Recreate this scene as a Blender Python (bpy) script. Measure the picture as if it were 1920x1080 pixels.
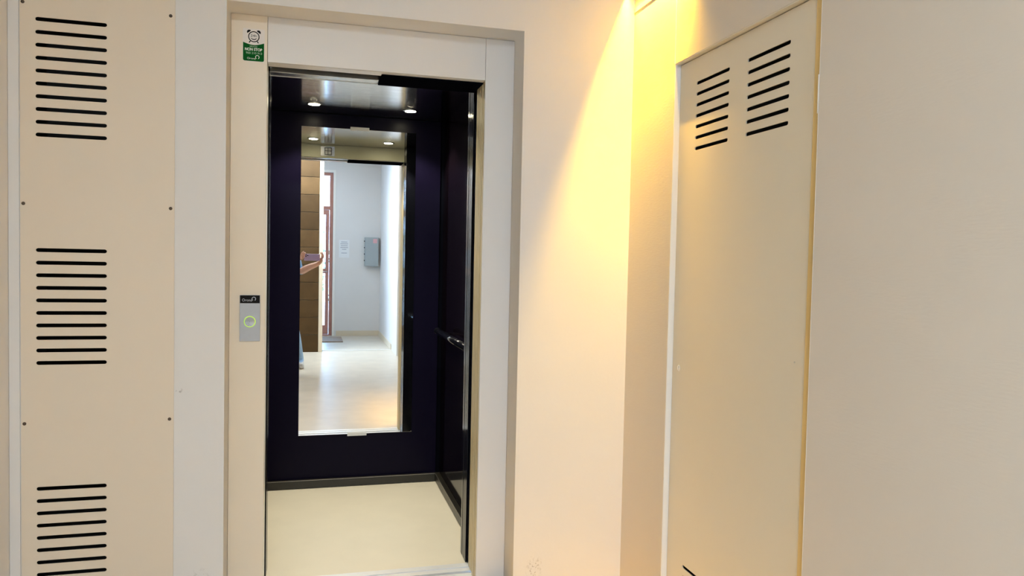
import bpy, bmesh, math, random
from mathutils import Vector, Matrix

random.seed(7)
for o in list(bpy.data.objects):
    bpy.data.objects.remove(o, do_unlink=True)
S = bpy.context.scene
C = S.collection

# ------------------------------------------------------------------ camera
CAM_H = 1.30
F_PX, YAW, PITCH, ROLL = 1398.14, 0.264475, 0.0372548, 0.0208780
cam_d = bpy.data.cameras.new('camera')
cam = bpy.data.objects.new('camera', cam_d)
C.objects.link(cam)
cam_d.sensor_fit = 'HORIZONTAL'
cam_d.sensor_width = 36.0
cam_d.lens = 36.0 * F_PX / 1920.0
cam_d.clip_start = 0.05
cy, sy, cp, sp, cr, sr = (math.cos(YAW), math.sin(YAW), math.cos(PITCH), math.sin(PITCH), math.cos(ROLL), math.sin(ROLL))
Bm = Matrix(((cy, -sy, 0), (0, 0, -1), (sy, cy, 0)))
Pm = Matrix(((1, 0, 0), (0, cp, -sp), (0, sp, cp)))
Rm = Matrix(((cr, -sr, 0), (sr, cr, 0), (0, 0, 1)))
W2C = Rm @ Pm @ Bm                      # rows: right, down, forward
rt, dn, fw = W2C[0], W2C[1], W2C[2]
cam.matrix_world = Matrix(((rt[0], -dn[0], -fw[0], 0), (rt[1], -dn[1], -fw[1], 0),
                           (rt[2], -dn[2], -fw[2], CAM_H), (0, 0, 0, 1)))
S.camera = cam

# ------------------------------------------------------------------ light and exposure
S.view_settings.view_transform = 'Standard'
S.view_settings.look = 'None'
S.view_settings.gamma = 1.0
S.view_settings.use_curve_mapping = False
S.view_settings.exposure = 0.46
wd = bpy.data.worlds.new('sky'); S.world = wd; wd.use_nodes = True
bg = wd.node_tree.nodes['Background']
bg.inputs['Color'].default_value = (0.32, 0.57, 1.0, 1)
bg.inputs['Strength'].default_value = 15.0
S.cycles.max_bounces = 16
S.cycles.diffuse_bounces = 10
S.cycles.glossy_bounces = 8
S.cycles.transparent_max_bounces = 12
LED_POWER = 10.0
HALL_FILL_POWER = 72.0  # added fill light, no lamp is seen there
CAR_LAMP_POWER = 0.95
PASSAGE_FILL_POWER = 5.5  # added bluish fill for the passage walls

# ------------------------------------------------------------------ main measures (metres)
YA = 2.740            # lift wall
YF = 2.874            # landing frame, set back in the lift wall
XB = 1.2176           # right wall
XL = -0.938           # left wall
ZC = 2.95             # hall ceiling
OX0, OX1, OZ = -0.158, 0.653, 2.0     # lift opening
RX0, RX1, RZ = -0.284, 0.770, 2.164   # recess in the lift wall
YCB = 4.300           # back wall of the lift car
YS = 3.003            # front of the car sill
YCF = 3.083           # front edge of the car floor
YCI = 3.205           # inner face of the front columns
CX0, CX1 = -0.25, 0.745
CZ = 2.092
YV = -1.82            # stone pier face
YR = -3.93            # rear wall
XV = 1.112            # right wall of the vestibule

# ------------------------------------------------------------------ materials
def mat(name, col, rough=0.5, metal=0.0, noise=0.0, nscale=8.0, bump=0.0, bscale=60.0, bstretch=(1, 1, 1), spec=0.5, emit=None, estr=0.0, coat=0.0, aniso=0.0):
    m = bpy.data.materials.new(name); m.use_nodes = True
    nt = m.node_tree; p = nt.nodes['Principled BSDF']
    p.inputs['Base Color'].default_value = (*col, 1)
    p.inputs['Roughness'].default_value = rough
    p.inputs['Metallic'].default_value = metal
    p.inputs['Specular IOR Level'].default_value = spec
    p.inputs['Coat Weight'].default_value = coat
    p.inputs['Anisotropic'].default_value = aniso
    if emit:
        p.inputs['Emission Color'].default_value = (*emit, 1); p.inputs['Emission Strength'].default_value = estr
    tc = nt.nodes.new('ShaderNodeTexCoord')
    if noise:
        n = nt.nodes.new('ShaderNodeTexNoise'); n.inputs['Scale'].default_value = nscale; n.inputs['Detail'].default_value = 6
        nt.links.new(tc.outputs['Object'], n.inputs['Vector'])
        mx = nt.nodes.new('ShaderNodeMix'); mx.data_type = 'RGBA'
        mx.inputs['A'].default_value = (*[c * (1 - noise) for c in col], 1)
        mx.inputs['B'].default_value = (*[min(1, c * (1 + noise)) for c in col], 1)
        nt.links.new(n.outputs['Fac'], mx.inputs['Factor']); nt.links.new(mx.outputs['Result'], p.inputs['Base Color'])
    if bump:
        mp = nt.nodes.new('ShaderNodeMapping'); mp.inputs['Scale'].default_value = bstretch
        n2 = nt.nodes.new('ShaderNodeTexNoise'); n2.inputs['Scale'].default_value = bscale; n2.inputs['Detail'].default_value = 4
        b = nt.nodes.new('ShaderNodeBump'); b.inputs['Strength'].default_value = bump; b.inputs['Distance'].default_value = 0.002
        nt.links.new(tc.outputs['Object'], mp.inputs['Vector']); nt.links.new(mp.outputs['Vector'], n2.inputs['Vector'])
        nt.links.new(n2.outputs['Fac'], b.inputs['Height']); nt.links.new(b.outputs['Normal'], p.inputs['Normal'])
    return m

def add_scuffs(m, spots):
    """dark scuff marks: (centre, radius, scale) patches of broken noise over the paint"""
    nt = m.node_tree; p = nt.nodes['Principled BSDF']
    tc = nt.nodes.new('ShaderNodeTexCoord')
    src = p.inputs['Base Color'].links[0].from_socket if p.inputs['Base Color'].links else None
    for c, r, stretch in spots:
        d = nt.nodes.new('ShaderNodeVectorMath'); d.operation = 'SUBTRACT'; d.inputs[1].default_value = c
        nt.links.new(tc.outputs['Object'], d.inputs[0])
        sc = nt.nodes.new('ShaderNodeVectorMath'); sc.operation = 'MULTIPLY'; sc.inputs[1].default_value = stretch
        nt.links.new(d.outputs[0], sc.inputs[0])
        ln = nt.nodes.new('ShaderNodeVectorMath'); ln.operation = 'LENGTH'; nt.links.new(sc.outputs[0], ln.inputs[0])
        mr = nt.nodes.new('ShaderNodeMapRange'); mr.inputs['From Min'].default_value = r; mr.inputs['From Max'].default_value = r * 0.2
        nt.links.new(ln.outputs['Value'], mr.inputs['Value'])
        n = nt.nodes.new('ShaderNodeTexNoise'); n.inputs['Scale'].default_value = 110; n.inputs['Detail'].default_value = 3
        nt.links.new(tc.outputs['Object'], n.inputs['Vector'])
        th = nt.nodes.new('ShaderNodeMapRange'); th.inputs['From Min'].default_value = 0.54; th.inputs['From Max'].default_value = 0.64
        nt.links.new(n.outputs['Fac'], th.inputs['Value'])
        mu = nt.nodes.new('ShaderNodeMath'); mu.operation = 'MULTIPLY'
        nt.links.new(mr.outputs['Result'], mu.inputs[0]); nt.links.new(th.outputs['Result'], mu.inputs[1])
        mu2 = nt.nodes.new('ShaderNodeMath'); mu2.operation = 'MULTIPLY'; mu2.inputs[1].default_value = 0.6
        nt.links.new(mu.outputs[0], mu2.inputs[0])
        mx = nt.nodes.new('ShaderNodeMix'); mx.data_type = 'RGBA'; mx.inputs['B'].default_value = (0.16, 0.12, 0.08, 1)
        if src: nt.links.new(src, mx.inputs['A'])
        else: mx.inputs['A'].default_value = p.inputs['Base Color'].default_value
        nt.links.new(mu2.outputs[0], mx.inputs['Factor'])
        src = mx.outputs['Result']
    nt.links.new(src, p.inputs['Base Color'])

M = {}
M['wall'] = mat('white_wall_paint', (0.74, 0.715, 0.69), 0.75, noise=0.03, nscale=2.5, bump=0.15, bscale=90)
M['wall_front'] = mat('white_wall_paint_scuffed', (0.74, 0.715, 0.69), 0.7, noise=0.03, nscale=2.5, bump=0.12, bscale=90)
add_scuffs(M['wall_front'], [((0.855, YA, 0.10), 0.05, (1.3, 1, 0.9)), ((-0.36, YA, 0.10), 0.07, (1, 1, 0.6)), ((-0.31, YA, 0.06), 0.05, (1.6, 1, 0.6)), ((-0.43, YA, 0.83), 0.015, (1, 1, 1))])
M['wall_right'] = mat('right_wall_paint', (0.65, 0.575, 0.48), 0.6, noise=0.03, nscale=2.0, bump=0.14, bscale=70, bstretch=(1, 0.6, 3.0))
M['ceiling'] = mat('ceiling_paint', (0.74, 0.73, 0.71), 0.85, noise=0.02, bump=0.1)
M['floor'] = mat('stone_floor', (0.60, 0.53, 0.43), 0.34, noise=0.16, nscale=5.0, bump=0.03, bscale=30)
M['panel'] = mat('beige_panel_paint', (0.76, 0.655, 0.525), 0.5, noise=0.02, nscale=3.0, bump=0.05, bscale=120)
M['frame'] = mat('lift_frame_paint', (0.80, 0.71, 0.58), 0.38, noise=0.02, nscale=3.0)
M['frame_grey'] = mat('lift_header_paint', (0.73, 0.715, 0.70), 0.38, noise=0.02, nscale=3.0)
M['door'] = mat('cupboard_door_paint', (0.69, 0.61, 0.47), 0.42, noise=0.02, nscale=3.0, bump=0.06, bscale=150)
M['gold'] = mat('golden_edge_strip', (0.66, 0.47, 0.19), 0.45, noise=0.05)
M['white_trim'] = mat('white_trim_paint', (0.86, 0.83, 0.77), 0.4, noise=0.02)
M['dark'] = mat('cavity_shade', (0.012, 0.011, 0.010), 0.9, noise=0.2)  # near-black colour stands for the shade inside hollows and gaps
M['screw'] = mat('rusty_screw', (0.10, 0.07, 0.05), 0.5, metal=0.6, noise=0.3, nscale=200)
M['steel'] = mat('brushed_steel', (0.62, 0.60, 0.56), 0.26, metal=1.0, noise=0.05, nscale=40, bump=0.03, bscale=300, bstretch=(1, 1, 0.02))
M['steel_ceiling'] = mat('polished_steel_ceiling', (0.74, 0.72, 0.69), 0.10, metal=1.0, noise=0.04, nscale=20, bump=0.13, bscale=420, bstretch=(0.004, 1, 1))
M['jamb'] = mat('bronze_steel_jamb', (0.60, 0.50, 0.30), 0.40, metal=0.25, noise=0.06, nscale=30)
M['sill'] = mat('aluminium_sill', (0.84, 0.83, 0.81), 0.35, metal=0.25, noise=0.05, nscale=40)
M['header'] = mat('car_header_paint', (0.62, 0.60, 0.42), 0.45, noise=0.05)
M['soffit'] = mat('bright_frame_soffit', (0.90, 0.88, 0.86), 0.30, metal=0.0, noise=0.05)
M['black_gloss'] = mat('black_gloss_metal', (0.006, 0.0065, 0.010), 0.12, metal=0.0, noise=0.2, spec=0.3)
M['black'] = mat('black_rubber', (0.003, 0.0035, 0.006), 0.9, noise=0.2, spec=0.0)
M['navy'] = mat('dark_aubergine_laminate', (0.0042, 0.0030, 0.0115), 0.30, noise=0.12, nscale=2.0, spec=0.08)
M['aubergine'] = mat('dark_side_laminate', (0.004, 0.0022, 0.004), 0.10, noise=0.12, nscale=2.0, spec=0.15)
M['base_dark'] = mat('dark_bronze_skirting', (0.020, 0.018, 0.013), 0.35, noise=0.1, nscale=10)
M['base_line'] = mat('skirting_edge_metal', (0.35, 0.32, 0.28), 0.3, metal=0.8, noise=0.1)
M['vinyl'] = mat('beige_vinyl_floor', (0.76, 0.69, 0.54), 0.45, noise=0.06, nscale=6.0, bump=0.04, bscale=80)
add_scuffs(M['vinyl'], [((0.22, 3.33, 0.0), 0.03, (0.6, 1, 1)), ((0.56, 3.42, 0.0), 0.08, (0.7, 1.6, 1)), ((0.58, 3.86, 0.0), 0.07, (0.6, 1.5, 1))])
M['mirror'] = mat('mirror_silver', (0.93, 0.94, 0.94), 0.004, metal=1.0, noise=0.005)
M['chrome'] = mat('chrome', (0.8, 0.8, 0.8), 0.12, metal=1.0, noise=0.02)
M['clip'] = mat('white_plastic_clip', (0.74, 0.74, 0.72), 0.4, noise=0.03)
M['lamp_glow'] = mat('downlight_glow', (1, 1, 1), 0.4, noise=0.01, emit=(1.0, 0.90, 0.62), estr=60.0)
M['led_glow'] = mat('warm_led_diffuser', (1, 0.9, 0.7), 0.4, noise=0.01, emit=(1.0, 0.62, 0.22), estr=10.0)
M['fill_glow'] = mat('fill_lamp_diffuser', (1, 1, 1), 0.4, noise=0.01, emit=(0.97, 0.98, 1.0), estr=6.0)  # glow of the added ceiling fill lamps
M['alu'] = mat('satin_aluminium', (0.47, 0.50, 0.55), 0.42, metal=0.15, noise=0.05, nscale=60, bump=0.04, bscale=300, bstretch=(1, 1, 0.05))
M['green_ring'] = mat('green_lit_ring', (0.45, 0.65, 0.10), 0.4, noise=0.05, emit=(0.50, 0.80, 0.10), estr=0.42)
M['button'] = mat('button_steel', (0.55, 0.56, 0.55), 0.25, metal=1.0, noise=0.05)
M['sticker'] = mat('clear_sticker_film', (0.78, 0.73, 0.68), 0.35, noise=0.01)
M['green'] = mat('green_print', (0.001, 0.100, 0.014), 0.5, noise=0.03, spec=0.08)
M['ink'] = mat('black_ink', (0.010, 0.009, 0.009), 0.6, noise=0.05, spec=0.1)
M['print_white'] = mat('white_print', (0.80, 0.86, 0.78), 0.5, noise=0.02)
M['print_pale'] = mat('pale_green_print', (0.42, 0.62, 0.44), 0.5, noise=0.02)
M['stone'] = mat('brown_stone', (0.085, 0.048, 0.020), 0.7, noise=0.32, nscale=7.0, bump=0.5, bscale=25, spec=0.08)
M['stone_dark'] = mat('brown_stone_dark', (0.055, 0.031, 0.013), 0.7, noise=0.32, nscale=7.0, bump=0.5, bscale=25, spec=0.08)
M['mortar'] = mat('mortar', (0.20, 0.17, 0.13), 0.85, noise=0.2, nscale=30)
M['cream'] = mat('cream_plaster', (0.70, 0.60, 0.45), 0.7, noise=0.04, bump=0.1)
M['pink_wood'] = mat('reddish_varnished_wood', (0.50, 0.235, 0.18), 0.35, noise=0.15, nscale=12)
M['paper'] = mat('white_paper', (0.80, 0.80, 0.80), 0.8, noise=0.01)
M['grey_text'] = mat('grey_print', (0.35, 0.36, 0.42), 0.8, noise=0.05)
M['grey_box'] = mat('grey_cabinet_plastic', (0.36, 0.40, 0.41), 0.5, noise=0.03, nscale=5)
M['red_label'] = mat('faded_red_label', (0.72, 0.40, 0.42), 0.6, noise=0.05)
M['mat_fibre'] = mat('doormat_fibre', (0.30, 0.22, 0.16), 0.95, noise=0.6, nscale=60, bump=0.8, bscale=200)
M['pavement'] = mat('pavement', (0.55, 0.53, 0.50), 0.8, noise=0.1, nscale=5)
M['leaf'] = mat('leaf_green', (0.10, 0.24, 0.06), 0.5, noise=0.3, nscale=20)
M['bark'] = mat('bark', (0.16, 0.11, 0.07), 0.8, noise=0.3, nscale=20)
M['skin'] = mat('skin', (0.58, 0.33, 0.24), 0.5, noise=0.05, nscale=30)
M['hair'] = mat('dark_hair', (0.03, 0.02, 0.015), 0.45, noise=0.3, nscale=60, bump=0.6, bscale=120)
M['shirt'] = mat('blue_shirt_cloth', (0.20, 0.36, 0.58), 0.8, noise=0.08, nscale=30, bump=0.2, bscale=400)
M['jeans'] = mat('light_blue_denim', (0.30, 0.46, 0.68), 0.85, noise=0.15, nscale=25, bump=0.3, bscale=500)
M['shoe'] = mat('white_shoe', (0.6, 0.6, 0.6), 0.6, noise=0.05)
M['phone'] = mat('violet_phone_shell', (0.40, 0.30, 0.52), 0.3, noise=0.03)
M['lens'] = mat('lens_glass', (0.01, 0.01, 0.015), 0.05, noise=0.1)
M['eye'] = mat('eye', (0.75, 0.74, 0.72), 0.2, noise=0.02)
M['lip'] = mat('lip', (0.42, 0.16, 0.14), 0.5, noise=0.05)

def glass_mat():
    m = bpy.data.materials.new('window_glass'); m.use_nodes = True
    nt = m.node_tree; nt.nodes.remove(nt.nodes['Principled BSDF'])
    t = nt.nodes.new('ShaderNodeBsdfTransparent'); t.inputs['Color'].default_value = (0.93, 0.97, 0.96, 1)
    g = nt.nodes.new('ShaderNodeBsdfGlossy'); g.inputs['Roughness'].default_value = 0.02
    fr = nt.nodes.new('ShaderNodeFresnel'); fr.inputs['IOR'].default_value = 1.45
    n = nt.nodes.new('ShaderNodeTexNoise'); n.inputs['Scale'].default_value = 2.0
    b = nt.nodes.new('ShaderNodeBump'); b.inputs['Strength'].default_value = 0.02
    nt.links.new(n.outputs['Fac'], b.inputs['Height']); nt.links.new(b.outputs['Normal'], g.inputs['Normal'])
    mx = nt.nodes.new('ShaderNodeMixShader')
    nt.links.new(fr.outputs[0], mx.inputs[0]); nt.links.new(t.outputs[0], mx.inputs[1]); nt.links.new(g.outputs[0], mx.inputs[2])
    nt.links.new(mx.outputs[0], nt.nodes['Material Output'].inputs['Surface'])
    return m
M['glass'] = glass_mat()

# ------------------------------------------------------------------ mesh helpers
def bx(bm, x0, x1, y0, y1, z0, z1, bev=0.0):
    vs = [bm.verts.new((x, y, z)) for x in (x0, x1) for y in (y0, y1) for z in (z0, z1)]
    fs = []
    for a in ((0, 1, 3, 2), (4, 6, 7, 5), (0, 4, 5, 1), (2, 3, 7, 6), (0, 2, 6, 4), (1, 5, 7, 3)):
        fs.append(bm.faces.new([vs[i] for i in a]))
    if bev:
        es = list({e for f in fs for e in f.edges})
        bmesh.ops.bevel(bm, geom=es, offset=bev, segments=2, affect='EDGES', profile=0.5)

def box(x0, x1, y0, y1, z0, z1, bev=0.0):
    bm = bmesh.new(); bx(bm, x0, x1, y0, y1, z0, z1, bev); return bm

def cyl(bm, a, b, r, seg=16, r2=None):
    a, b = Vector(a), Vector(b); d = b - a
    q = d.to_track_quat('Z', 'Y').to_matrix().to_4x4(); q.translation = (a + b) / 2
    bmesh.ops.create_cone(bm, cap_ends=True, segments=seg, radius1=r, radius2=r if r2 is None else r2, depth=d.length, matrix=q)

def lathe(bm, prof, centre, axis, seg=24):
    """prof: (radius, height) pairs turned about axis"""
    q = Vector(axis).to_track_quat('Z', 'Y').to_matrix().to_4x4(); q.translation = Vector(centre)
    rings = []
    for r, h in prof:
        rings.append([bm.verts.new(q @ Vector((r * math.cos(2 * math.pi * i / seg), r * math.sin(2 * math.pi * i / seg), h))) for i in range(seg)])
    for a, b in zip(rings, rings[1:]):
        for i in range(seg):
            bm.faces.new((a[i], a[(i + 1) % seg], b[(i + 1) % seg], b[i]))
    bm.faces.new(rings[0][::-1]); bm.faces.new(rings[-1])

OFF = {}
def link_mesh(name, me, m, parent=None, smooth=False):
    o = bpy.data.objects.new(name, me); C.objects.link(o)
    if isinstance(m, (list, tuple)):
        for k in m: me.materials.append(M[k])
    elif m: me.materials.append(M[m])
    if parent is not None:
        off = OFF.get(parent.name, Vector((0, 0, 0)))
        me.transform(Matrix.Translation(-off)); o.parent = parent; OFF[o.name] = off
    else:
        OFF[o.name] = Vector((0, 0, 0))
    if smooth:
        for p in me.polygons: p.use_smooth = True
    return o

def obj(name, bm, m, parent=None, smooth=False):
    bmesh.ops.recalc_face_normals(bm, faces=bm.faces)
    me = bpy.data.meshes.new(name); bm.to_mesh(me); bm.free()
    return link_mesh(name, me, m, parent, smooth)

def thing(name, label, cat, loc=(0, 0, 0), group=None):
    o = bpy.data.objects.new(name, None); C.objects.link(o); o.location = loc; o.empty_display_size = 0.1
    o['label'] = label; o['category'] = cat
    if group: o['group'] = group
    OFF[o.name] = Vector(loc)
    return o

def tag(o, label, cat, group=None):
    o['label'] = label; o['category'] = cat
    if group: o['group'] = group
    return o

def struct(name, bm, m, label=None, parent=None):
    o = obj(name, bm, m, parent)
    if parent is None:
        o['kind'] = 'structure'
        if label: o['label'] = label
    return o

def stadium(cx, cz, w, h, seg=5):
    r = h / 2; p = []
    for i in range(seg + 1):
        a = -math.pi / 2 + math.pi * i / seg; p.append((cx + w / 2 - r + r * math.cos(a), cz + r * math.sin(a)))
    for i in range(seg + 1):
        a = math.pi / 2 + math.pi * i / seg; p.append((cx - w / 2 + r + r * math.cos(a), cz + r * math.sin(a)))
    return p

def rect(a0, a1, b0, b1):
    return [(a0, b0), (a1, b0), (a1, b1), (a0, b1)]

def circle(cx, cz, r, seg=24, a0=0.0, a1=2 * math.pi):
    full = abs(a1 - a0 - 2 * math.pi) < 1e-6
    n = seg if full else seg + 1
    return [(cx + r * math.cos(a0 + (a1 - a0) * i / seg), cz + r * math.sin(a0 + (a1 - a0) * i / seg)) for i in range(n)]

def plate_mesh(loops, thick, plane, pos, bev=0.0):
    """filled 2D outline with holes, extruded. plane 'XZ': 2D (x,z), pos = centre y; 'YZ': 2D (y,z), pos = centre x"""
    cu = bpy.data.curves.new('tmp', 'CURVE'); cu.dimensions = '2D'; cu.fill_mode = 'BOTH'; cu.extrude = thick / 2 - bev
    cu.bevel_depth = bev; cu.bevel_resolution = 1; cu.offset = -bev
    for lp in loops:
        s = cu.splines.new('POLY'); s.points.add(len(lp) - 1); s.use_cyclic_u = True
        for pt, (a, b) in zip(s.points, lp): pt.co = (a, b, 0, 1)
    to = bpy.data.objects.new('tmp', cu); C.objects.link(to)
    bpy.context.view_layer.update()
    dg = bpy.context.evaluated_depsgraph_get()
    me = bpy.data.meshes.new_from_object(to.evaluated_get(dg))
    bpy.data.objects.remove(to, do_unlink=True); bpy.data.curves.remove(cu)
    if plane == 'XZ': mm = Matrix(((1, 0, 0, 0), (0, 0, -1, pos), (0, 1, 0, 0), (0, 0, 0, 1)))
    elif plane == 'YZ': mm = Matrix(((0, 0, 1, pos), (1, 0, 0, 0), (0, 1, 0, 0), (0, 0, 0, 1)))
    else: mm = Matrix.Translation((0, 0, pos))
    me.transform(mm); me.materials.clear()
    return me

def plate(name, loops, thick, plane, pos, m, parent=None, bev=0.0):
    return link_mesh(name, plate_mesh(loops, thick, plane, pos, bev), m, parent)

def text_mesh(body, size, x, y, z, width=None, bold=0.0, extrude=0.0002):
    """text in the XZ plane facing -Y, centred on x, z"""
    cu = bpy.data.curves.new('txt', 'FONT'); cu.body = body; cu.size = size; cu.align_x = 'CENTER'; cu.align_y = 'CENTER'
    cu.extrude = extrude; cu.offset = bold
    to = bpy.data.objects.new('txt', cu); C.objects.link(to)
    bpy.context.view_layer.update()
    me = bpy.data.meshes.new_from_object(to.evaluated_get(bpy.context.evaluated_depsgraph_get()))
    bpy.data.objects.remove(to, do_unlink=True); bpy.data.curves.remove(cu)
    sx = 1.0
    if width and len(me.vertices):
        w = max(v.co.x for v in me.vertices) - min(v.co.x for v in me.vertices); sx = width / w
    me.transform(Matrix(((sx, 0, 0, x), (0, 0, -1, y), (0, 1, 0, z), (0, 0, 0, 1)))); me.materials.clear()
    return me

def light(name, kind, loc, energy, col, parent=None, **kw):
    d = bpy.data.lights.new(name, kind); d.energy = energy; d.color = col
    rot = kw.pop('rot', (0, 0, 0))
    for k, v in kw.items(): setattr(d, k, v)
    o = bpy.data.objects.new(name, d); C.objects.link(o); o.rotation_euler = rot
    if parent is not None:
        o.parent = parent; o.location = Vector(loc) - OFF[parent.name]
    else: o.location = loc
    return o

# ------------------------------------------------------------------ the setting: hall
T = 0.14
bm = bmesh.new()
bx(bm, XL - T, XB + T, YR - T, YF + 0.006, -0.10, 0.0)
struct('floor', bm, 'floor', 'pale beige stone floor of the hall')
struct('ceiling', box(XL - T, XB + T, YR - T, YA + T, ZC, ZC + 0.1), 'ceiling', 'white painted ceiling of the hall')
struct('wall_left', box(XL - T, XL, YR - T, YA + T, 0, ZC), 'wall', 'cream wall at the far left edge')

# lift wall with the recess for the landing frame and the hole behind the vent panel
outer = [(XL, 0.0), (RX0, 0.0), (RX0, RZ), (RX1, RZ), (RX1, 0.0), (XB, 0.0), (XB, ZC), (XL, ZC)]
YW = YF + 0.05        # back face of the lift wall
wf = plate('wall_front', [outer, rect(-0.885, -0.463, 0.06, 2.12)], YW - YA, 'XZ', (YA + YW) / 2, 'wall_front')
wf['kind'] = 'structure'; wf['label'] = 'white painted wall around the lift recess'
# upper wall above and behind the recess line so the shaft is closed
bm = bmesh.new()
SX0, SX1, SY1 = -0.40, 1.10, YCB + 0.12
bx(bm, SX0 - 0.1, SX0, YW + 0.0005, SY1 + 0.1, -0.3, ZC); bx(bm, SX1, SX1 + 0.1, YW + 0.0005, SY1 + 0.1, -0.3, ZC)
bx(bm, SX0, SX1, SY1, SY1 + 0.1, -0.3, ZC); bx(bm, SX0, SX1, YW + 0.0005, SY1, ZC - 0.1, ZC); bx(bm, SX0, SX1, YW + 0.0005, SY1, -0.3, -0.2)
struct('wall_shaft', bm, 'mortar', 'rough walls of the shaft around the lift car')
# narrow grey cover strip between the left corner and the vent panel
struct('trim_1', box(XL + 0.002, -0.906, YA - 0.004, YA - 0.0002, 0, ZC), 'wall', 'narrow grey vertical strip beside the vent panel')

# right wall: strip beside the corner, lintel above the cupboard door, long near wall
DY0, DY1, DZ = 1.611, 2.386, 1.993
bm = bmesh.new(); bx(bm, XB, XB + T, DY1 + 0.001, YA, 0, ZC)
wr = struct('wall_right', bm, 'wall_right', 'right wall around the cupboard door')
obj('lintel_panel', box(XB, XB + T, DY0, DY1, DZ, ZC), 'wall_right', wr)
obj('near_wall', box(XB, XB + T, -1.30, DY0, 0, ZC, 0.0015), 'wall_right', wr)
obj('joint_strip', box(XB - 0.0012, XB + 0.002, DY1 - 0.002, DY1 + 0.0025, DZ, ZC), 'white_trim', wr)
# slim bead running along the right wall under the lamp
t2 = struct('trim_2', box(XB - 0.004, XB, 1.2, YA, 2.275, 2.293, 0.0015), 'cream', 'slim painted bead high on the right wall under the lamp')

# stone clad pier and vestibule behind the camera (seen in the lift mirror)
wp = struct('wall_pier', box(XL, 0.112, YV - 0.26, YV - 0.012, 0, ZC), 'mortar', 'stone clad pier seen in the lift mirror')
obj('corner_trim', box(0.1125, 0.165, YV - 0.26, YV + 0.004, 0, ZC, 0.003), 'cream', wp)
zc = 0.0; row = 0
tile_cache = {}
while zc < ZC - 0.01:
    h = min(0.236, ZC - zc); x1 = 0.1115; x = x1; L = 0.47 if row % 2 else 0.30
    while x > XL + 0.02:
        x0 = max(XL + 0.001, x - L)
        d = random.uniform(-0.004, 0.004)
        obj('stone_tile', box(x0 + 0.003, x - 0.002, YV - 0.02, YV + d, zc + 0.003, zc + h - 0.003, 0.003), 'stone' if random.random() < 0.55 else 'stone_dark', wp)
        x = x0; L = 0.47 + random.uniform(-0.05, 0.05)
    zc += h; row += 1
struct('wall_vestibule', box(XV, XB + T, YR, -1.301, 0, ZC), 'wall', 'white right wall of the entrance passage, seen in the lift mirror')
# rear wall with the street door opening
GX0, GX1, GZ = -0.82, 0.385, 2.70
wrr = plate('wall_rear', [[(XL, 0), (GX0, 0), (GX0, GZ), (GX1, GZ), (GX1, 0), (XV, 0), (XV, ZC), (XL, ZC)]], 0.25, 'XZ', YR - 0.125, 'wall')
wrr['kind'] = 'structure'; wrr['label'] = 'white wall with the street door, seen in the lift mirror'
struct('baseboard_rear', box(GX1 + 0.03, XV - 0.012, YR + 0.0005, YR + 0.012, 0, 0.085, 0.002), 'cream', 'cream skirting along the rear wall')
struct('baseboard_right', box(XV - 0.012, XV - 0.0005, YR + 0.013, -1.952, 0, 0.085, 0.002), 'cream', 'cream skirting along the passage wall')
struct('trim_3', box(0.17, XV, -1.985, -1.945, 0.0003, 0.006, 0.002), 'sill', 'bright metal threshold strip across the floor')

# street door: white architrave, reddish frame, transom, glazed leaf
d1 = thing('door_1', 'reddish wooden glazed street door seen in the lift mirror', 'door', (GX0, YR, 0))
d1['kind'] = 'structure'
arch = [[(GX0, 0), (GX0, GZ), (GX1, GZ), (GX1, 0), (GX1 - 0.035, 0), (GX1 - 0.035, GZ - 0.035), (GX0 + 0.035, GZ - 0.035), (GX0 + 0.035, 0)]]
plate('architrave', arch, 0.27, 'XZ', YR - 0.124, 'white_trim', d1)
FX0, FX1, FZ = GX0 + 0.036, GX1 - 0.036, GZ - 0.036
plate('door_frame', [rect(FX0, FX1, 0.0, FZ), rect(FX0 + 0.055, FX1 - 0.055, 2.12, FZ - 0.05), rect(FX0 + 0.055, FX1 - 0.055, 0.02, 2.06)], 0.07, 'XZ', YR - 0.10, 'pink_wood', d1)
leaf = plate('door_leaf', [rect(FX0 + 0.058, FX1 - 0.058, 0.022, 2.058), rect(FX0 + 0.115, FX1 - 0.115, 0.17, 1.02), rect(FX0 + 0.115, FX1 - 0.115, 1.10, 1.98)], 0.045, 'XZ', YR - 0.10, 'pink_wood', d1)
obj('pane', box(FX0 + 0.117, FX1 - 0.117, YR - 0.103, YR - 0.097, 0.171, 1.019), 'glass', leaf)
obj('pane', box(FX0 + 0.117, FX1 - 0.117, YR - 0.103, YR - 0.097, 1.101, 1.979), 'glass', leaf)
obj('pane', box(FX0 + 0.056, FX1 - 0.056, YR - 0.103, YR - 0.097, 2.121, FZ - 0.051), 'glass', d1)
bm = bmesh.new()
cyl(bm, (FX1 - 0.086, YR - 0.07, 1.05), (FX1 - 0.086, YR - 0.03, 1.05), 0.009)
cyl(bm, (FX1 - 0.086, YR - 0.035, 1.05), (FX1 - 0.20, YR - 0.035, 1.05), 0.009)
obj('handle', bm, 'chrome', leaf, True)
light('door_daylight_portal', 'AREA', ((GX0 + GX1) / 2, YR - 0.30, GZ / 2), 1.0, (1, 1, 1), shape='RECTANGLE', size=GX1 - GX0 + 0.1, size_y=GZ + 0.1, rot=(math.radians(90), 0, 0)).data.cycles.is_portal = True
pv = obj('ground', box(-6, 6, -14, YR - T - 0.001, -0.15, -0.05), 'pavement'); pv['kind'] = 'structure'; pv['label'] = 'pale pavement outside the street door'

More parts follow.
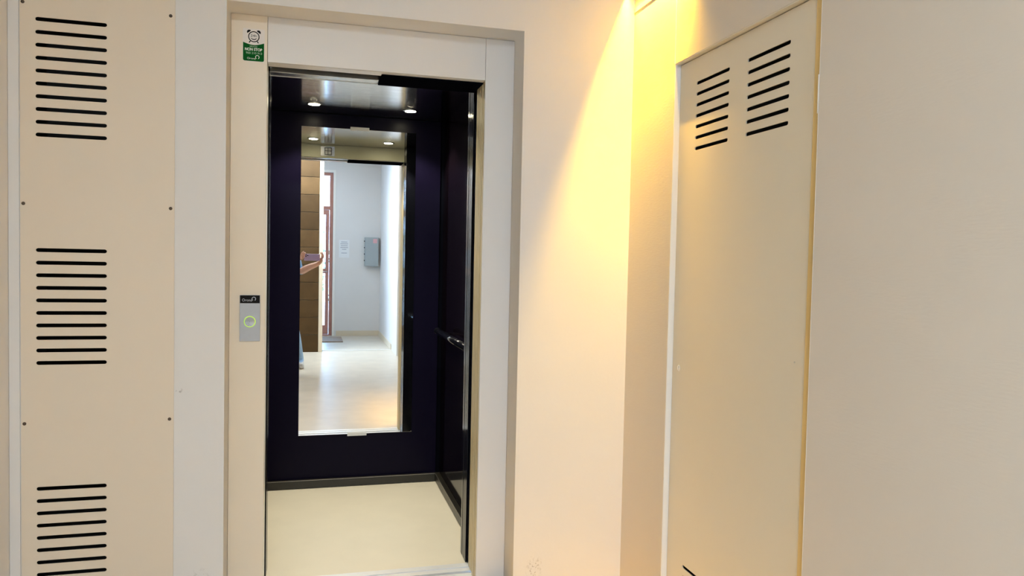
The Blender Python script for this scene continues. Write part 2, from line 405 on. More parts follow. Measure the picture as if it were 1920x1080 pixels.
# ------------------------------------------------------------------ lift landing frame
lf = thing('lift_entrance', 'white painted lift entrance surround with metal jambs below the wall recess', 'lift entrance', (OX0, YF, 0))
FT = 0.012
obj('frame_panel', box(RX0 + 0.0008, OX0 - 0.0008, YF + 0.0005, YF + FT, 0.002, RZ - 0.001, 0.001), 'frame', lf)
obj('frame_panel', box(OX1 + 0.0008, RX1 - 0.0008, YF + 0.0005, YF + FT, 0.002, RZ - 0.001, 0.001), 'frame_grey', lf)
obj('header_panel', box(OX0 + 0.0004, OX1 - 0.0004, YF + 0.0005, YF + FT, OZ + 0.0005, RZ - 0.001, 0.001), 'frame_grey', lf)
# returns of the frame: bronze steel on the right in two steps, thin on the left
obj('jamb', box(OX1 + 0.0006, OX1 + 0.03, YF + FT + 0.0005, YF + 0.036, 0.002, OZ, 0.0015), 'jamb', lf)
obj('jamb', box(OX1 - 0.001, OX1 + 0.028, YF + 0.0415, YF + 0.058, 0.002, OZ, 0.0015), 'jamb', lf)
obj('jamb', box(OX1 - 0.0003, OX1 + 0.028, YF + 0.0635, YF + 0.082, 0.002, OZ, 0.0015), 'jamb', lf)
obj('jamb', box(OX0 - 0.03, OX0 - 0.0006, YF + FT + 0.0005, YF + 0.085, 0.002, OZ, 0.0015), 'sill', lf)
obj('header_soffit', box(OX0, OX1, YF + FT + 0.0005, YF + 0.066, OZ + 0.0002, OZ + 0.03), 'soffit', lf)
# retracted landing door leaves: their edges show beside the right jamb
dl = obj('door_leaf', box(OX1 - 0.001, OX1 + 0.30, YF + 0.0875, YF + 0.104, 0.012, OZ + 0.05, 0.002), 'jamb', lf)
obj('door_leaf', box(OX1 - 0.0005, OX1 + 0.30, YF + 0.107, YF + 0.124, 0.012, OZ + 0.05, 0.002), 'jamb', lf)
obj('landing_sill', box(OX0 - 0.03, OX1 + 0.03, YF + 0.008, YF + 0.050, -0.03, 0.0008), 'sill', lf)
obj('landing_sill', box(OX0 - 0.03, OX1 + 0.03, YF + 0.059, YF + 0.108, -0.03, 0.0008), 'sill', lf)
obj('sill_groove', box(OX0 - 0.03, OX1 + 0.03, YF + 0.0075, YF + 0.124, -0.04, -0.031), 'dark', lf)
# door track above the opening
obj('door_track', box(OX0 - 0.03, OX1 + 0.30, YF + 0.067, YF + 0.125, OZ + 0.045, OZ + 0.10), 'black', lf)
obj('door_track', box(0.255, OX1 - 0.0005, YF + 0.036, YCF - 0.006, OZ - 0.006, OZ - 0.0006, 0.001), 'black', lf)

# ------------------------------------------------------------------ lift car
car = thing('lift_car', 'open lift car with dark aubergine panels, tall mirror and beige floor', 'lift', (0.2475, 3.6, 0))
obj('car_sill', box(OX0 - 0.03, OX1 + 0.03, YS, YS + 0.032, -0.03, 0.0012), 'sill', car)
obj('car_sill', box(OX0 - 0.03, OX1 + 0.03, YS + 0.041, YCF - 0.0005, -0.03, 0.0012), 'sill', car)
obj('floor_covering', box(CX0, CX1, YCF, YCB, -0.04, 0.0), 'vinyl', car)
obj('side_panel', box(CX0 - 0.04, CX0, YCF, YCB + 0.04, 0, CZ), 'aubergine', car)
obj('side_panel', box(CX1, CX1 + 0.04, YCF, YCB + 0.04, 0, CZ), 'aubergine', car)
obj('back_wall', box(CX0, CX1, YCB + 0.0105, YCB + 0.04, 0, CZ), 'black', car)
bp = obj('back_panel', box(CX0 + 0.024, CX1 - 0.024, YCB, YCB + 0.010, 0.045, CZ - 0.002, 0.001), 'navy', car)
cl = obj('ceiling_panel', box(CX0 - 0.04, CX1 + 0.04, YS + 0.01, YCB + 0.04, CZ, CZ + 0.02), 'steel_ceiling', car)
# skirting
def skirting(x0, x1, y0, y1):
    k = obj('skirting', box(x0, x1, y0, y1, 0.004, 0.046, 0.001), 'base_dark', car)
    return k
k = skirting(CX0 + 0.031, CX1 - 0.031, YCB - 0.030, YCB - 0.0005)
obj('top_bead', box(CX0 + 0.031, CX1 - 0.031, YCB - 0.031, YCB - 0.028, 0.0462, 0.0485), 'base_line', k)
k = skirting(CX1 - 0.030, CX1 - 0.0005, YCI + 0.01, YCB - 0.001)
obj('top_bead', box(CX1 - 0.031, CX1 - 0.028, YCI + 0.01, YCB - 0.031, 0.0462, 0.0485), 'base_line', k)
k = skirting(CX0 + 0.0005, CX0 + 0.030, YCI + 0.01, YCB - 0.001)
obj('top_bead', box(CX0 + 0.028, CX0 + 0.031, YCI + 0.01, YCB - 0.031, 0.0462, 0.0485), 'base_line', k)
# front columns beside the opening, ribbed where the car door slides away
for sgn, xe, xw in ((1, OX1 + 0.003, CX1), (-1, OX0 - 0.003, CX0)):
    a, b = (xe, xw) if sgn > 0 else (xw, xe)
    col = obj('front_column', box(a + 0.006 if sgn > 0 else a, b if sgn > 0 else b - 0.006, YCF + 0.001, YCI, 0.001, CZ - 0.001, 0.001), 'black_gloss', car)
    for j in range(3):
        y0 = YCF + 0.006 + j * 0.041
        if sgn > 0: obj('column_rib', box(xe - 0.001 - 0.0015 * (j == 0), xe + 0.0055, y0, y0 + 0.032, 0.001, CZ - 0.001, 0.002), 'black_gloss', col)
        else: obj('column_rib', box(xe - 0.0055, xe + 0.001, y0, y0 + 0.032, 0.001, CZ - 0.001, 0.002), 'black_gloss', col)
# car door leaf edges, slid away to the right
obj('car_door_leaf', box(OX1 + 0.001, OX1 + 0.30, YS + 0.006, YS + 0.024, 0.01, OZ + 0.03, 0.002), 'jamb', car)
obj('car_door_leaf', box(OX1 + 0.008, OX1 + 0.30, YS + 0.045, YS + 0.063, 0.01, OZ + 0.03, 0.002), 'black_gloss', car)
# header over the car opening
hd = obj('car_header', box(OX0 - 0.003, OX1 + 0.003, YCF + 0.0005, YCF + 0.010, OZ + 0.001, CZ - 0.0005, 0.001), 'header', car)
obj('header_edge', box(OX0 - 0.003, OX1 + 0.003, YCF - 0.0045, YCF, OZ - 0.002, OZ + 0.02), 'clip', car)
obj('header_rail', box(OX0, 0.2545, YCF - 0.062, YCF - 0.005, OZ - 0.0005, OZ + 0.02, 0.0015), 'steel', car)
# position indicator on the header
ind = obj('position_indicator', box(0.062, 0.158, YCF + 0.0105, YCF + 0.016, 2.012, 2.080, 0.001), 'steel', car)
bm = bmesh.new()
bx(bm, 0.088, 0.138, YCF + 0.0163, YCF + 0.0175, 2.020, 2.0725)
obj('display', bm, 'ink', ind)
bm = bmesh.new()
for (a0, a1, b0, b1) in ((0.092, 0.110, 2.050, 2.068), (0.114, 0.134, 2.050, 2.068), (0.092, 0.110, 2.024, 2.046), (0.114, 0.134, 2.024, 2.046)):
    bx(bm, a0, a1, YCF + 0.0177, YCF + 0.0183, b0, b1)
obj('display_segment', bm, 'clip', ind)
# mirror with clips
mi = obj('mirror', box(-0.056, 0.576, YCB - 0.006, YCB - 0.0005, 0.294, 2.014, 0.0008), 'mirror', car)
obj('mirror_clip', box(0.208, 0.312, YCB - 0.010, YCB - 0.0005, 2.006, 2.026, 0.001), 'clip', mi)
obj('mirror_clip', box(0.212, 0.319, YCB - 0.010, YCB - 0.0005, 0.283, 0.302, 0.001), 'clip', mi)
# handrail on the right side wall
bm = bmesh.new()
cyl(bm, (CX1 - 0.055, 3.30, 0.895), (CX1 - 0.055, 4.13, 0.895), 0.017, 20)
hr = obj('handrail', bm, 'black_gloss', car, True)
for y in (3.42, 4.06):
    bm = bmesh.new(); cyl(bm, (CX1 - 0.0005, y, 0.885), (CX1 - 0.055, y, 0.885), 0.008, 12)
    obj('bracket', bm, 'black_gloss', hr, True)
for y in (3.298, 4.132):
    bm = bmesh.new(); lathe(bm, [(0.0175, -0.006), (0.0185, -0.003), (0.0185, 0.003), (0.0175, 0.006)], (CX1 - 0.055, y, 0.895), (0, 1, 0), 20)
    obj('end_cap', bm, 'black_gloss', hr, True)
# four downlights
for x, y in ((0.010, 4.055), (0.512, 4.060), (0.010, 3.345), (0.512, 3.345)):
    bm = bmesh.new()
    lathe(bm, [(0.042, 0.0), (0.042, 0.001), (0.036, 0.003), (0.030, 0.003), (0.030, 0.001)], (x, y, CZ - 0.0003), (0, 0, -1), 28)
    dlg = obj('downlight', bm, 'chrome', car, True)
    bm = bmesh.new(); lathe(bm, [(0.0285, 0.0012), (0.0285, 0.0032), (0.020, 0.0046)], (x, y, CZ), (0, 0, -1), 24)
    obj('lamp_lens', bm, 'lamp_glow', dlg)
    light('downlight_beam', 'SPOT', (x, y, CZ - 0.016), CAR_LAMP_POWER * 22, (1.0, 0.93, 0.76), car, spot_size=math.radians(112), spot_blend=0.45, shadow_soft_size=0.02)

# ------------------------------------------------------------------ vent panel on the lift wall
vp = thing('vent_panel', 'tall beige metal panel with three groups of black vent slots', 'vent panel', (-0.674, YA, 0))
PX0, PX1, PZ0, PZ1 = -0.903, -0.445, 0.03, 2.145
SX = -0.755
holes = []
for z0 in (2.041, 1.301, 0.518):
    for i in range(10): holes.append(stadium(SX, z0 - 0.0409 * i, 0.208, 0.0125))
plate('sheet', [rect(PX0, PX1, PZ0, PZ1)] + holes, 0.003, 'XZ', YA - 0.0025, 'panel', vp, 0.0004)
bm = bmesh.new()
bx(bm, -0.90, -0.45, YW + 0.0005, YW + 0.01, 0.03, 2.15)
obj('shade_backing', bm, 'dark', vp)  # dark sheet painted as the shade behind the slots
for a in ((-0.8849, -0.883, YA + 0.001, YW, 0.061, 2.119), (-0.465, -0.4631, YA + 0.001, YW, 0.061, 2.119), (-0.8829, -0.4651, YA + 0.001, YW, 0.0601, 0.062), (-0.8829, -0.4651, YA + 0.001, YW, 2.118, 2.1199)):
    obj('shade_liner', box(*a), 'dark', vp)  # added boards with the hollow's shade in their colour
for x, z in ((-0.894, 2.091), (-0.459, 2.091), (-0.894, 1.45), (-0.457, 1.45), (-0.893, 0.735), (-0.458, 0.735), (-0.893, 0.09), (-0.458, 0.09)):
    bm = bmesh.new(); lathe(bm, [(0.0055, 0), (0.0055, 0.0012), (0.0035, 0.0026)], (x, YA - 0.004, z), (0, -1, 0), 14)
    obj('screw', bm, 'screw', vp, True)

# ------------------------------------------------------------------ cupboard door in the right wall
XD = XB + 0.020
cd = thing('cupboard_door', 'flat beige metal cupboard door with two columns of vent slots and keyhole', 'door', (XD, (DY0 + DY1) / 2, 0))
LY0, LY1, LZ0, LZ1 = DY0 + 0.004, DY1 - 0.006, 0.02, DZ - 0.006
holes = []
for z0 in (1.902, 0.267):
    for i in range(7):
        z = z0 - 0.0361 * i
        holes.append(stadium((1.762 + 1.966) / 2, z, 0.205, 0.0115)); holes.append(stadium((2.065 + 2.268) / 2, z, 0.205, 0.0115))
holes.append(stadium(2.331, 0.934, 0.0045, 0.012) )
leafB = plate('leaf', [rect(LY0, LY1, LZ0, LZ1)] + holes, 0.004, 'YZ', XD + 0.002, 'door', cd, 0.0004)
obj('shade_backing', box(XB + T + 0.0005, XB + T + 0.01, DY0 - 0.03, DY1 + 0.03, -0.02, DZ + 0.03), 'dark', cd)  # dark sheet, painted shade of the space behind the door
for a in ((DY0 + 0.0026, DY0 + 0.0036, 0.004, DZ - 0.005), (DY1 - 0.0056, DY1 - 0.0038, 0.004, DZ - 0.005), (DY0 + 0.004, DY1 - 0.006, 0.003, 0.005), (DY0 + 0.004, DY1 - 0.006, DZ - 0.0055, DZ - 0.004)):
    obj('shade_liner', box(XD + 0.005, XB + T, *a), 'dark', cd)  # added boards, shade behind the door slots put into the colour
obj('frame_side', box(XB + 0.0003, XB + T, DY1 - 0.0035, DY1 + 0.0005, 0.0, DZ - 0.001), 'white_trim', cd)
obj('frame_side', box(XB + 0.0006, XB + T, DY0 + 0.0003, DY0 + 0.0025, 0.0, DZ - 0.001), 'white_trim', cd)
obj('frame_head', box(XB + 0.0006, XB + T, DY0 + 0.003, DY1 - 0.004, DZ - 0.0035, DZ - 0.0005), 'door', cd)
eb = obj('edge_strip', box(XD - 0.006, XD - 0.0003, DY0 + 0.004, DY0 + 0.040, LZ0, LZ1, 0.002), 'gold', cd); eb['label'] = 'golden edge strip along the hinge side'
for z0 in (1.683, 0.30):
    bm = bmesh.new(); cyl(bm, (XB + 0.003, DY0 + 0.0055, z0), (XB + 0.003, DY0 + 0.0055, z0 + 0.096), 0.0028, 10)
    obj('hinge', bm, 'white_trim', cd, True)
# keyhole escutcheon
bm = bmesh.new()
me = plate_mesh([circle(2.331, 0.939, 0.0105, 20), [(2.3285, 0.931), (2.3335, 0.931), (2.3335, 0.941), (2.3345, 0.944), (2.331, 0.9475), (2.3275, 0.944), (2.3285, 0.941)]], 0.0015, 'YZ', XD - 0.0009)
esc = link_mesh('escutcheon', me, 'chrome', cd)
bm = bmesh.new(); lathe(bm, [(0.0025, 0), (0.0025, 0.001), (0.0015, 0.0015)], (XD - 0.0001, 1.698, 1.046), (-1, 0, 0), 10)
obj('rivet', bm, 'chrome', cd, True)

# ------------------------------------------------------------------ LED channel along the top of the right wall
ll = thing('led_channel', 'slim warm LED channel high on the right wall beside the corner', 'lamp', (XB, 2.51, 2.35))
LX = 1.183
bm = bmesh.new()
bx(bm, 1.173, 1.176, 2.29, YA - 0.001, 2.338, 2.400)
bx(bm, 1.1762, XB - 0.0005, 2.29, YA - 0.001, 2.366, 2.400)
obj('profile', bm, 'alu', ll)
obj('diffuser', box(LX - 0.0015, LX + 0.0015, 2.305, YA - 0.012, 2.360, 2.3658), 'led_glow', ll)
light('led_strip_light', 'AREA', (LX, (2.305 + YA - 0.012) / 2, 2.3590), LED_POWER, (1.0, 0.57, 0.03), ll, shape='RECTANGLE', size=0.003, size_y=YA - 0.012 - 2.305, spread=math.radians(72))

# ------------------------------------------------------------------ unseen fill lamps added to brighten hall and passage (behind the camera)
def fill_lamp(label, x, y, power, col):
    t = thing('added_fill_lamp', label, 'lamp', (x, y, ZC), 'added fill lamps')
    obj('housing', box(x - 0.3, x + 0.3, y - 0.3, y + 0.3, ZC - 0.05, ZC - 0.001, 0.004), 'clip', t)
    obj('diffuser', box(x - 0.28, x + 0.28, y - 0.28, y + 0.28, ZC - 0.058, ZC - 0.0505, 0.002), 'fill_glow', t)
    light('fill_lamp_light', 'AREA', (x, y, ZC - 0.062), power, col, t, shape='SQUARE', size=0.55)
fill_lamp('unseen square fill lamp added on the hall ceiling behind the photographer', -0.2, -1.3, HALL_FILL_POWER, (0.75, 0.89, 1.0))
fill_lamp('unseen square fill lamp added on the ceiling of the entrance passage', -0.25, -2.9, PASSAGE_FILL_POWER, (0.45, 0.70, 1.0))

# ------------------------------------------------------------------ call panel
cpn = thing('call_panel', 'brushed metal lift call panel with green lit button', 'call panel', (-0.2115, YF, 0.984))
obj('face_plate', box(-0.247, -0.176, YF - 0.006, YF - 0.0002, 0.984, 1.153, 0.0012), 'alu', cpn)
hdp = obj('name_strip', box(-0.2455, -0.1775, YF - 0.0072, YF - 0.0062, 1.1235, 1.1522, 0.0003), 'ink', cpn)
link_mesh('lettering', text_mesh('Orona', 0.014, -0.2215, YF - 0.0075, 1.1345, 0.034), 'alu', hdp)
plate('ring_mark', [circle(-0.198, 1.1395, 0.0075, 24, math.radians(-60), math.radians(240)) + circle(-0.198, 1.1395, 0.0052, 24, math.radians(240), math.radians(600 - 660))], 0.0004, 'XZ', YF - 0.0074, 'alu', hdp)
bm = bmesh.new(); lathe(bm, [(0.0205, 0), (0.0205, 0.0015), (0.0195, 0.003), (0.0178, 0.003), (0.0178, 0.0005)], (-0.2115, YF - 0.0061, 1.056), (0, -1, 0), 32)
bt = obj('button_ring', bm, 'green_ring', cpn, True)
bm = bmesh.new(); lathe(bm, [(0.0174, 0), (0.0174, 0.0022), (0.010, 0.0014), (0.0015, 0.0006)], (-0.2115, YF - 0.0062, 1.056), (0, -1, 0), 32)
obj('button_cap', bm, 'button', bt)

# ------------------------------------------------------------------ sticker
st = thing('service_sticker', 'green and clear round-the-clock service sticker with alarm clock above the call panel', 'sticker', (-0.206, YF, 1.999))
def rrect(x0, x1, z0, z1, r, n=5):
    p = []
    for cx_, cz_, a in ((x1 - r, z0 + r, -90), (x1 - r, z1 - r, 0), (x0 + r, z1 - r, 90), (x0 + r, z0 + r, 180)):
        for i in range(n + 1):
            t = math.radians(a + 90 * i / n); p.append((cx_ + r * math.cos(t), cz_ + r * math.sin(t)))
    return p
plate('film', [rrect(-0.2435, -0.1685, 1.997, 2.114, 0.006)], 0.0004, 'XZ', YF - 0.0003, 'sticker', st)
gx0, gx1 = -0.242, -0.170
top = [(gx1 + (gx0 - gx1) * i / 12, 2.0645 - 0.0085 * math.sin(math.pi * i / 12)) for i in range(13)]
low = rrect(gx0, gx1, 1.9985, 2.03, 0.006)
gp = plate('green_field', [low[:6] + top + low[-6:]], 0.0004, 'XZ', YF - 0.0008, 'green', st)
ck = plate('clock_outline', [circle(-0.2055, 2.0855, 0.0195, 36), circle(-0.2055, 2.0855, 0.0163, 36)], 0.0004, 'XZ', YF - 0.0008, 'ink', st)
for s in (-1, 1):
    cx_, cz_ = -0.2055 + s * 0.0158, 2.1035
    a = math.radians(90 - s * 38)
    plate('clock_bell', [circle(cx_, cz_ - 0.002, 0.0078, 14, a - math.pi / 2, a + math.pi / 2)], 0.0004, 'XZ', YF - 0.0008, 'ink', ck)
    fx, fz = -0.2055 + s * 0.0120, 2.0700
    plate('clock_foot', [[(fx - 0.002, fz), (fx + s * 0.0035 - 0.002, fz - 0.0065), (fx + s * 0.0035 + 0.002, fz - 0.0065), (fx + 0.002, fz)]], 0.0004, 'XZ', YF - 0.0008, 'ink', ck)
plate('clock_curve', [circle(-0.2055, 2.0855, 0.0115, 12, math.radians(215), math.radians(325)) + circle(-0.2055, 2.0890, 0.0120, 12, math.radians(320), math.radians(220))], 0.0004, 'XZ', YF - 0.0008, 'ink', ck)
link_mesh('lettering', text_mesh('24h', 0.012, -0.2055, YF - 0.0009, 2.0885, 0.021), 'ink', ck)
link_mesh('lettering', text_mesh('SERVICIO', 0.007, -0.2065, YF - 0.0012, 2.0500, 0.026), 'print_pale', gp)
link_mesh('lettering', text_mesh('NON STOP', 0.0135, -0.2065, YF - 0.0012, 2.0395, 0.059, 0.0004), 'print_white', gp)
link_mesh('lettering', text_mesh('900 210 913', 0.0105, -0.2045, YF - 0.0012, 2.0265, 0.055), 'print_pale', gp)
link_mesh('lettering', text_mesh('Orona', 0.0095, -0.2135, YF - 0.0012, 2.0075, 0.029), 'print_white', gp)
plate('ring_mark', [circle(-0.1930, 2.0135, 0.0072, 24, math.radians(-60), math.radians(240)) + circle(-0.1930, 2.0135, 0.0050, 24, math.radians(240), math.radians(-60))], 0.0004, 'XZ', YF - 0.0012, 'print_white', gp)

# ------------------------------------------------------------------ things behind the camera that the mirror shows
nt_ = thing('notice', 'white printed notice on the wall beside the street door, seen in the lift mirror', 'notice', (0.53, YR, 1.28))
obj('sheet', box(0.447, 0.613, YR + 0.0005, YR + 0.0015, 1.285, 1.575), 'paper', nt_)
z = 1.535
for w in (0.10, 0.12, 0.11, 0.12, 0.07, 0.0, 0.09):
    if w: obj('text_line', box(0.53 - w / 2, 0.53 + w / 2, YR + 0.0017, YR + 0.0021, z, z + 0.010), 'grey_text', nt_)
    z -= 0.030
mb = thing('meter_cabinet', 'grey wall cabinet with side hinges and faded red label, seen in the lift mirror', 'cabinet', (0.97, YR, 1.15))
obj('body', box(0.855, 1.078, YR + 0.0005, YR + 0.12, 1.15, 1.625, 0.006), 'grey_box', mb)
cdo = obj('cabinet_door', box(0.862, 1.072, YR + 0.1205, YR + 0.135, 1.158, 1.617, 0.004), 'grey_box', mb)
for i in range(4): obj('hinge', box(0.843, 0.8545, YR + 0.09, YR + 0.12, 1.235 + i * 0.105, 1.255 + i * 0.105, 0.002), 'ink', mb)
obj('label_plate', box(0.985, 1.05, YR + 0.1355, YR + 0.137, 1.53, 1.60), 'red_label', cdo)
dm = tag(obj('doormat', box(-0.45, 0.49, -3.66, -2.98, 0.0002, 0.016, 0.004), 'mat_fibre'), 'brown speckled doormat inside the street door, seen in the lift mirror', 'doormat')

# shrub outside the street door
sh = thing('shrub', 'leafy green shrub on the pavement outside the street door', 'shrub', (-0.3, -7.2, -0.05))
bm = bmesh.new()
for i in range(700):
    u, v, w = random.gauss(0, 0.38), random.gauss(0, 0.3), random.uniform(0, 1)
    c = Vector((-0.3 + u, -7.2 + v, 0.35 + w * 1.5))
    d = Vector((random.uniform(-1, 1), random.uniform(-1, 1), random.uniform(-0.5, 1))).normalized()
    s = d.orthogonal().normalized() * 0.035; e = d * 0.10
    bm.faces.new([bm.verts.new(p) for p in (c, c + e * 0.5 + s, c + e, c + e * 0.5 - s)])
fo = obj('foliage', bm, 'leaf', sh); fo['kind'] = 'stuff'
bm = bmesh.new()
for i in range(7): cyl(bm, (-0.3 + random.uniform(-.06, .06), -7.2 + random.uniform(-.06, .06), -0.05), (-0.3 + random.uniform(-.4, .4), -7.2 + random.uniform(-.3, .3), random.uniform(1.0, 1.6)), 0.018, 8, 0.008)
obj('stem', bm, 'bark', sh)

# the photographer, whose hands and phone show at the mirror's edge
def person():
    root = thing('person', 'person in blue clothes holding a phone, at the left edge of the lift mirror', 'person', (-0.34, -0.42, 0))
    V, E, Rr = [], [], []
    def v(p, r): V.append(Vector(p)); Rr.append(r if isinstance(r, tuple) else (r, r)); return len(V) - 1
    def chain(start, pts):
        k = start
        for p, r in pts:
            n = v(p, r); E.append((k, n)); k = n
        return k
    pel = v((-0.36, -0.45, 0.93), (0.15, 0.105))
    sp1 = chain(pel, [((-0.36, -0.45, 1.06), (0.135, 0.10)), ((-0.36, -0.44, 1.20), (0.15, 0.11)), ((-0.355, -0.44, 1.32), (0.145, 0.105))])
    neck = chain(sp1, [((-0.35, -0.43, 1.42), (0.06, 0.06)), ((-0.345, -0.41, 1.455), (0.054, 0.056))])
    # head
    chain(neck, [((-0.34, -0.375, 1.490), (0.062, 0.075)), ((-0.337, -0.375, 1.555), (0.076, 0.095)), ((-0.335, -0.38, 1.620), (0.070, 0.085)), ((-0.335, -0.385, 1.655), (0.045, 0.055))])
    # legs (right leg of the person stands out towards +X)
    for hip, knee, ank, toe in ((Vector((-0.45, -0.45, 0.86)), Vector((-0.49, -0.42, 0.49)), Vector((-0.50, -0.46, 0.085)), Vector((-0.52, -0.26, 0.035))),
                                (Vector((-0.27, -0.45, 0.86)), Vector((-0.185, -0.38, 0.49)), Vector((-0.105, -0.44, 0.085)), Vector((-0.085, -0.24, 0.035)))):
        chain(pel, [(hip, (0.093, 0.10)), (hip.lerp(knee, .5), (0.080, 0.083)), (knee, (0.062, 0.064)), (knee.lerp(ank, .4), (0.058, 0.062)), (ank, (0.043, 0.046)),
                    (ank.lerp(toe, .55) + Vector((0, 0, -0.015)), (0.042, 0.034)), (toe, (0.040, 0.028))])
    # arms: shoulder, elbow, wrist, palm
    def hand(k, palm, fdir, side, curl, thumb):
        """four fingers from the palm end, thumb from its side"""
        for j in range(4):
            b = palm + fdir * 0.035 + side * (0.030 - 0.019 * j)
            ln = (0.070, 0.078, 0.074, 0.058)[j]
            p1 = b + fdir * ln * 0.40; p2 = p1 + (fdir * 0.5 + curl * 0.85).normalized() * ln * 0.33; p3 = p2 + (curl - fdir * 0.25).normalized() * ln * 0.28
            chain(k, [(b, 0.0105), (p1, 0.0095), (p2, 0.0088), (p3, 0.0075)])
        t1 = palm + side * 0.040 + thumb * 0.01; t2 = t1 + (thumb + side * 0.5).normalized() * 0.03; t3 = t2 + (thumb + fdir * 0.5).normalized() * 0.028
        chain(k, [(t1, 0.013), (t2, 0.011), (t3, 0.009)])
    # right arm reaches across to hold the right end of the phone from behind and below
    shR = chain(sp1, [((-0.20, -0.43, 1.385), (0.062, 0.060))])
    elR = chain(shR, [((-0.155, -0.40, 1.25), (0.052, 0.052)), ((-0.115, -0.35, 1.11), (0.045, 0.045)), ((-0.03, -0.20, 1.165), (0.040, 0.040)), ((0.078, -0.078, 1.212), (0.027, 0.030))])
    paR = chain(elR, [((0.108, -0.046, 1.238), (0.026, 0.020)), ((0.121, -0.034, 1.260), (0.024, 0.018))])
    hand(paR, Vector((0.121, -0.034, 1.260)), Vector((0.25, 0.35, 0.90)).normalized(), Vector((-0.2, -0.9, 0.35)).normalized() * 0.9, Vector((-0.75, 0.55, 0.1)), Vector((-0.8, -0.3, 0.3)))
    # left arm holds the left end
    shL = chain(sp1, [((-0.51, -0.43, 1.385), (0.062, 0.060))])
    elL = chain(shL, [((-0.535, -0.38, 1.25), (0.052, 0.052)), ((-0.53, -0.31, 1.12), (0.045, 0.045)), ((-0.34, -0.20, 1.18), (0.040, 0.040)), ((-0.150, -0.075, 1.252), (0.027, 0.030))])
    paL = chain(elL, [((-0.112, -0.050, 1.268), (0.022, 0.028)), ((-0.096, -0.038, 1.276), (0.020, 0.026))])
    hand(paL, Vector((-0.096, -0.038, 1.276)), Vector((0.15, 0.85, 0.45)).normalized() * 0.7, Vector((-0.3, -0.3, 0.9)).normalized() * 0.9, Vector((0.5, 0.2, 0.55)), Vector((0.8, -0.2, 0.1)))
    me = bpy.data.meshes.new('body'); me.from_pydata([p - OFF[root.name] for p in V], E, [])
    o = bpy.data.objects.new('body', me); C.objects.link(o); o.parent = root; OFF[o.name] = OFF[root.name]
    sk = o.modifiers.new('skin', 'SKIN'); sk.use_smooth_shade = True; sk.branch_smoothing = 0.3
    for i, sv in enumerate(me.skin_vertices[0].data):
        sv.radius = Rr[i]; sv.use_root = (i == 0)
    ss = o.modifiers.new('sub', 'SUBSURF'); ss.levels = 2; ss.render_levels = 2
    bpy.context.view_layer.update()
    em = bpy.data.meshes.new_from_object(o.evaluated_get(bpy.context.evaluated_depsgraph_get()))
    bb = bmesh.new(); bb.from_mesh(em)
    for co, no in (((0, 0, 0.075), (0, 0, 1)), ((0, 0, 0.97), (0, 0, 1)), ((0, 0, 1.415), (0, 0, 1)), ((0, -0.30, 0), (0, 1, 0))):
        bmesh.ops.bisect_plane(bb, geom=bb.verts[:] + bb.edges[:] + bb.faces[:], plane_co=Vector(co) - OFF[root.name], plane_no=no)
    bb.to_mesh(em); bb.free()
    o.modifiers.clear(); o.data = em; em.name = 'body'; em.materials.clear()
    for kk in ('skin', 'shirt', 'jeans', 'shoe'): em.materials.append(M[kk])
    for p in em.polygons:
        c = p.center + OFF[root.name]; p.use_smooth = True
        if c.z < 0.075: p.material_index = 3
        elif c.z < 0.97: p.material_index = 2
        elif c.z > 1.415 and abs(c.x + 0.345) < 0.14: p.material_index = 0
        elif c.y > -0.30 and c.z > 1.0: p.material_index = 0
        else: p.material_index = 1
    # hair cap, ears, face
    hc = Vector((-0.336, -0.390, 1.588))
    bm = bmesh.new(); bmesh.ops.create_uvsphere(bm, u_segments=24, v_segments=16, radius=1.0)
    for vv in list(bm.verts):
        if vv.co.z < -0.15 and vv.co.y > -0.2 or vv.co.z < -0.75 or (vv.co.y > 0.55 and vv.co.z < 0.42): bm.verts.remove(vv)
    for vv in bm.verts: vv.co = Vector((vv.co.x * 0.090, vv.co.y * 0.112, vv.co.z * 0.104)) + hc
    obj('hair', bm, 'hair', root, True)
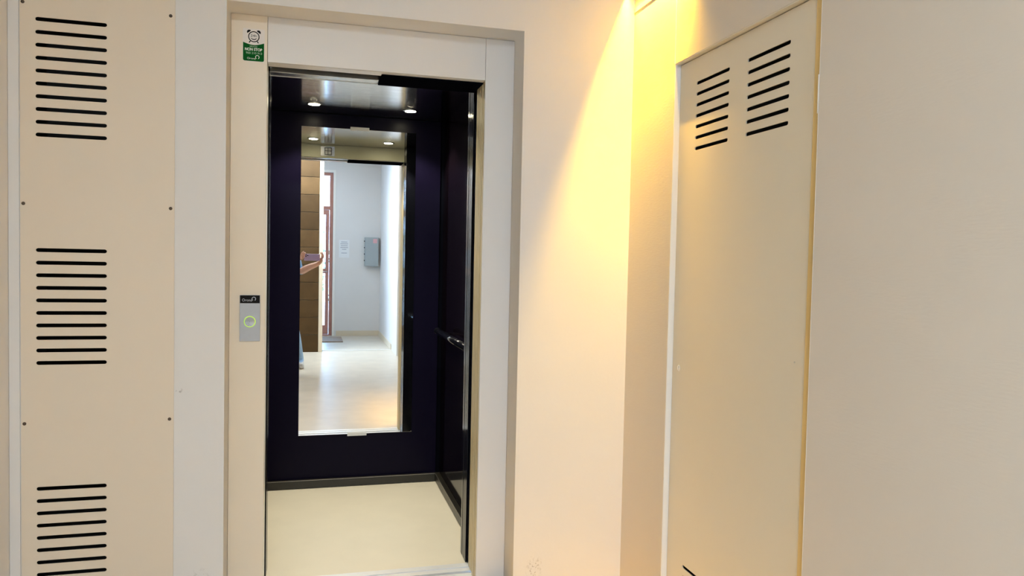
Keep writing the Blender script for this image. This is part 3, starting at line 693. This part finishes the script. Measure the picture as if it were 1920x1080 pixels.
    for s in (-1, 1):
        bm = bmesh.new(); bmesh.ops.create_uvsphere(bm, u_segments=12, v_segments=8, radius=1.0)
        for vv in bm.verts: vv.co = Vector((vv.co.x * 0.010, vv.co.y * 0.018, vv.co.z * 0.030)) + Vector((-0.337 + s * 0.077, -0.375, 1.550))
        obj('ear', bm, 'skin', root, True)
        bm = bmesh.new(); bmesh.ops.create_uvsphere(bm, u_segments=12, v_segments=8, radius=0.011, matrix=Matrix.Translation((-0.337 + s * 0.030, -0.301, 1.562)))
        ey = obj('eye', bm, 'eye', root, True)
        bm = bmesh.new(); bmesh.ops.create_uvsphere(bm, u_segments=10, v_segments=8, radius=0.0055, matrix=Matrix.Translation((-0.337 + s * 0.030, -0.2945, 1.561)))
        obj('iris', bm, 'ink', ey, True)
    bm = bmesh.new()
    lathe(bm, [(0.004, 0.045), (0.009, 0.022), (0.015, 0.0), (0.010, -0.008)], (-0.337, -0.287, 1.530), (0, 0.28, 1), 12)
    obj('nose', bm, 'skin', root, True)
    bm = bmesh.new(); bmesh.ops.create_uvsphere(bm, u_segments=12, v_segments=8, radius=1.0)
    for vv in bm.verts: vv.co = Vector((vv.co.x * 0.024, vv.co.y * 0.008, vv.co.z * 0.008)) + Vector((-0.338, -0.300, 1.500))
    obj('mouth', bm, 'lip', root, True)
person()
ph = thing('phone', 'violet phone held sideways by the person, seen in the lift mirror', 'phone', (0.02, -0.008, 1.285))
bm = bmesh.new(); bx(bm, -0.070, 0.101, -0.0140, -0.0060, 1.247, 1.323, 0.0025); obj('shell', bm, 'phone', ph)
obj('screen', box(-0.066, 0.097, -0.0150, -0.0142, 1.251, 1.319), 'lens', ph)
bm = bmesh.new(); bx(bm, -0.058, -0.020, -0.0058, -0.0040, 1.287, 1.319, 0.0006); cb = obj('camera_bump', bm, 'phone', ph)
for x, z in ((-0.048, 1.312), (-0.048, 1.295), (-0.030, 1.304)):
    bm = bmesh.new(); lathe(bm, [(0.006, 0), (0.006, 0.0008), (0.004, 0.0012)], (x, -0.0039, z), (0, 1, 0), 16)
    obj('lens', bm, 'lens', cb, True)
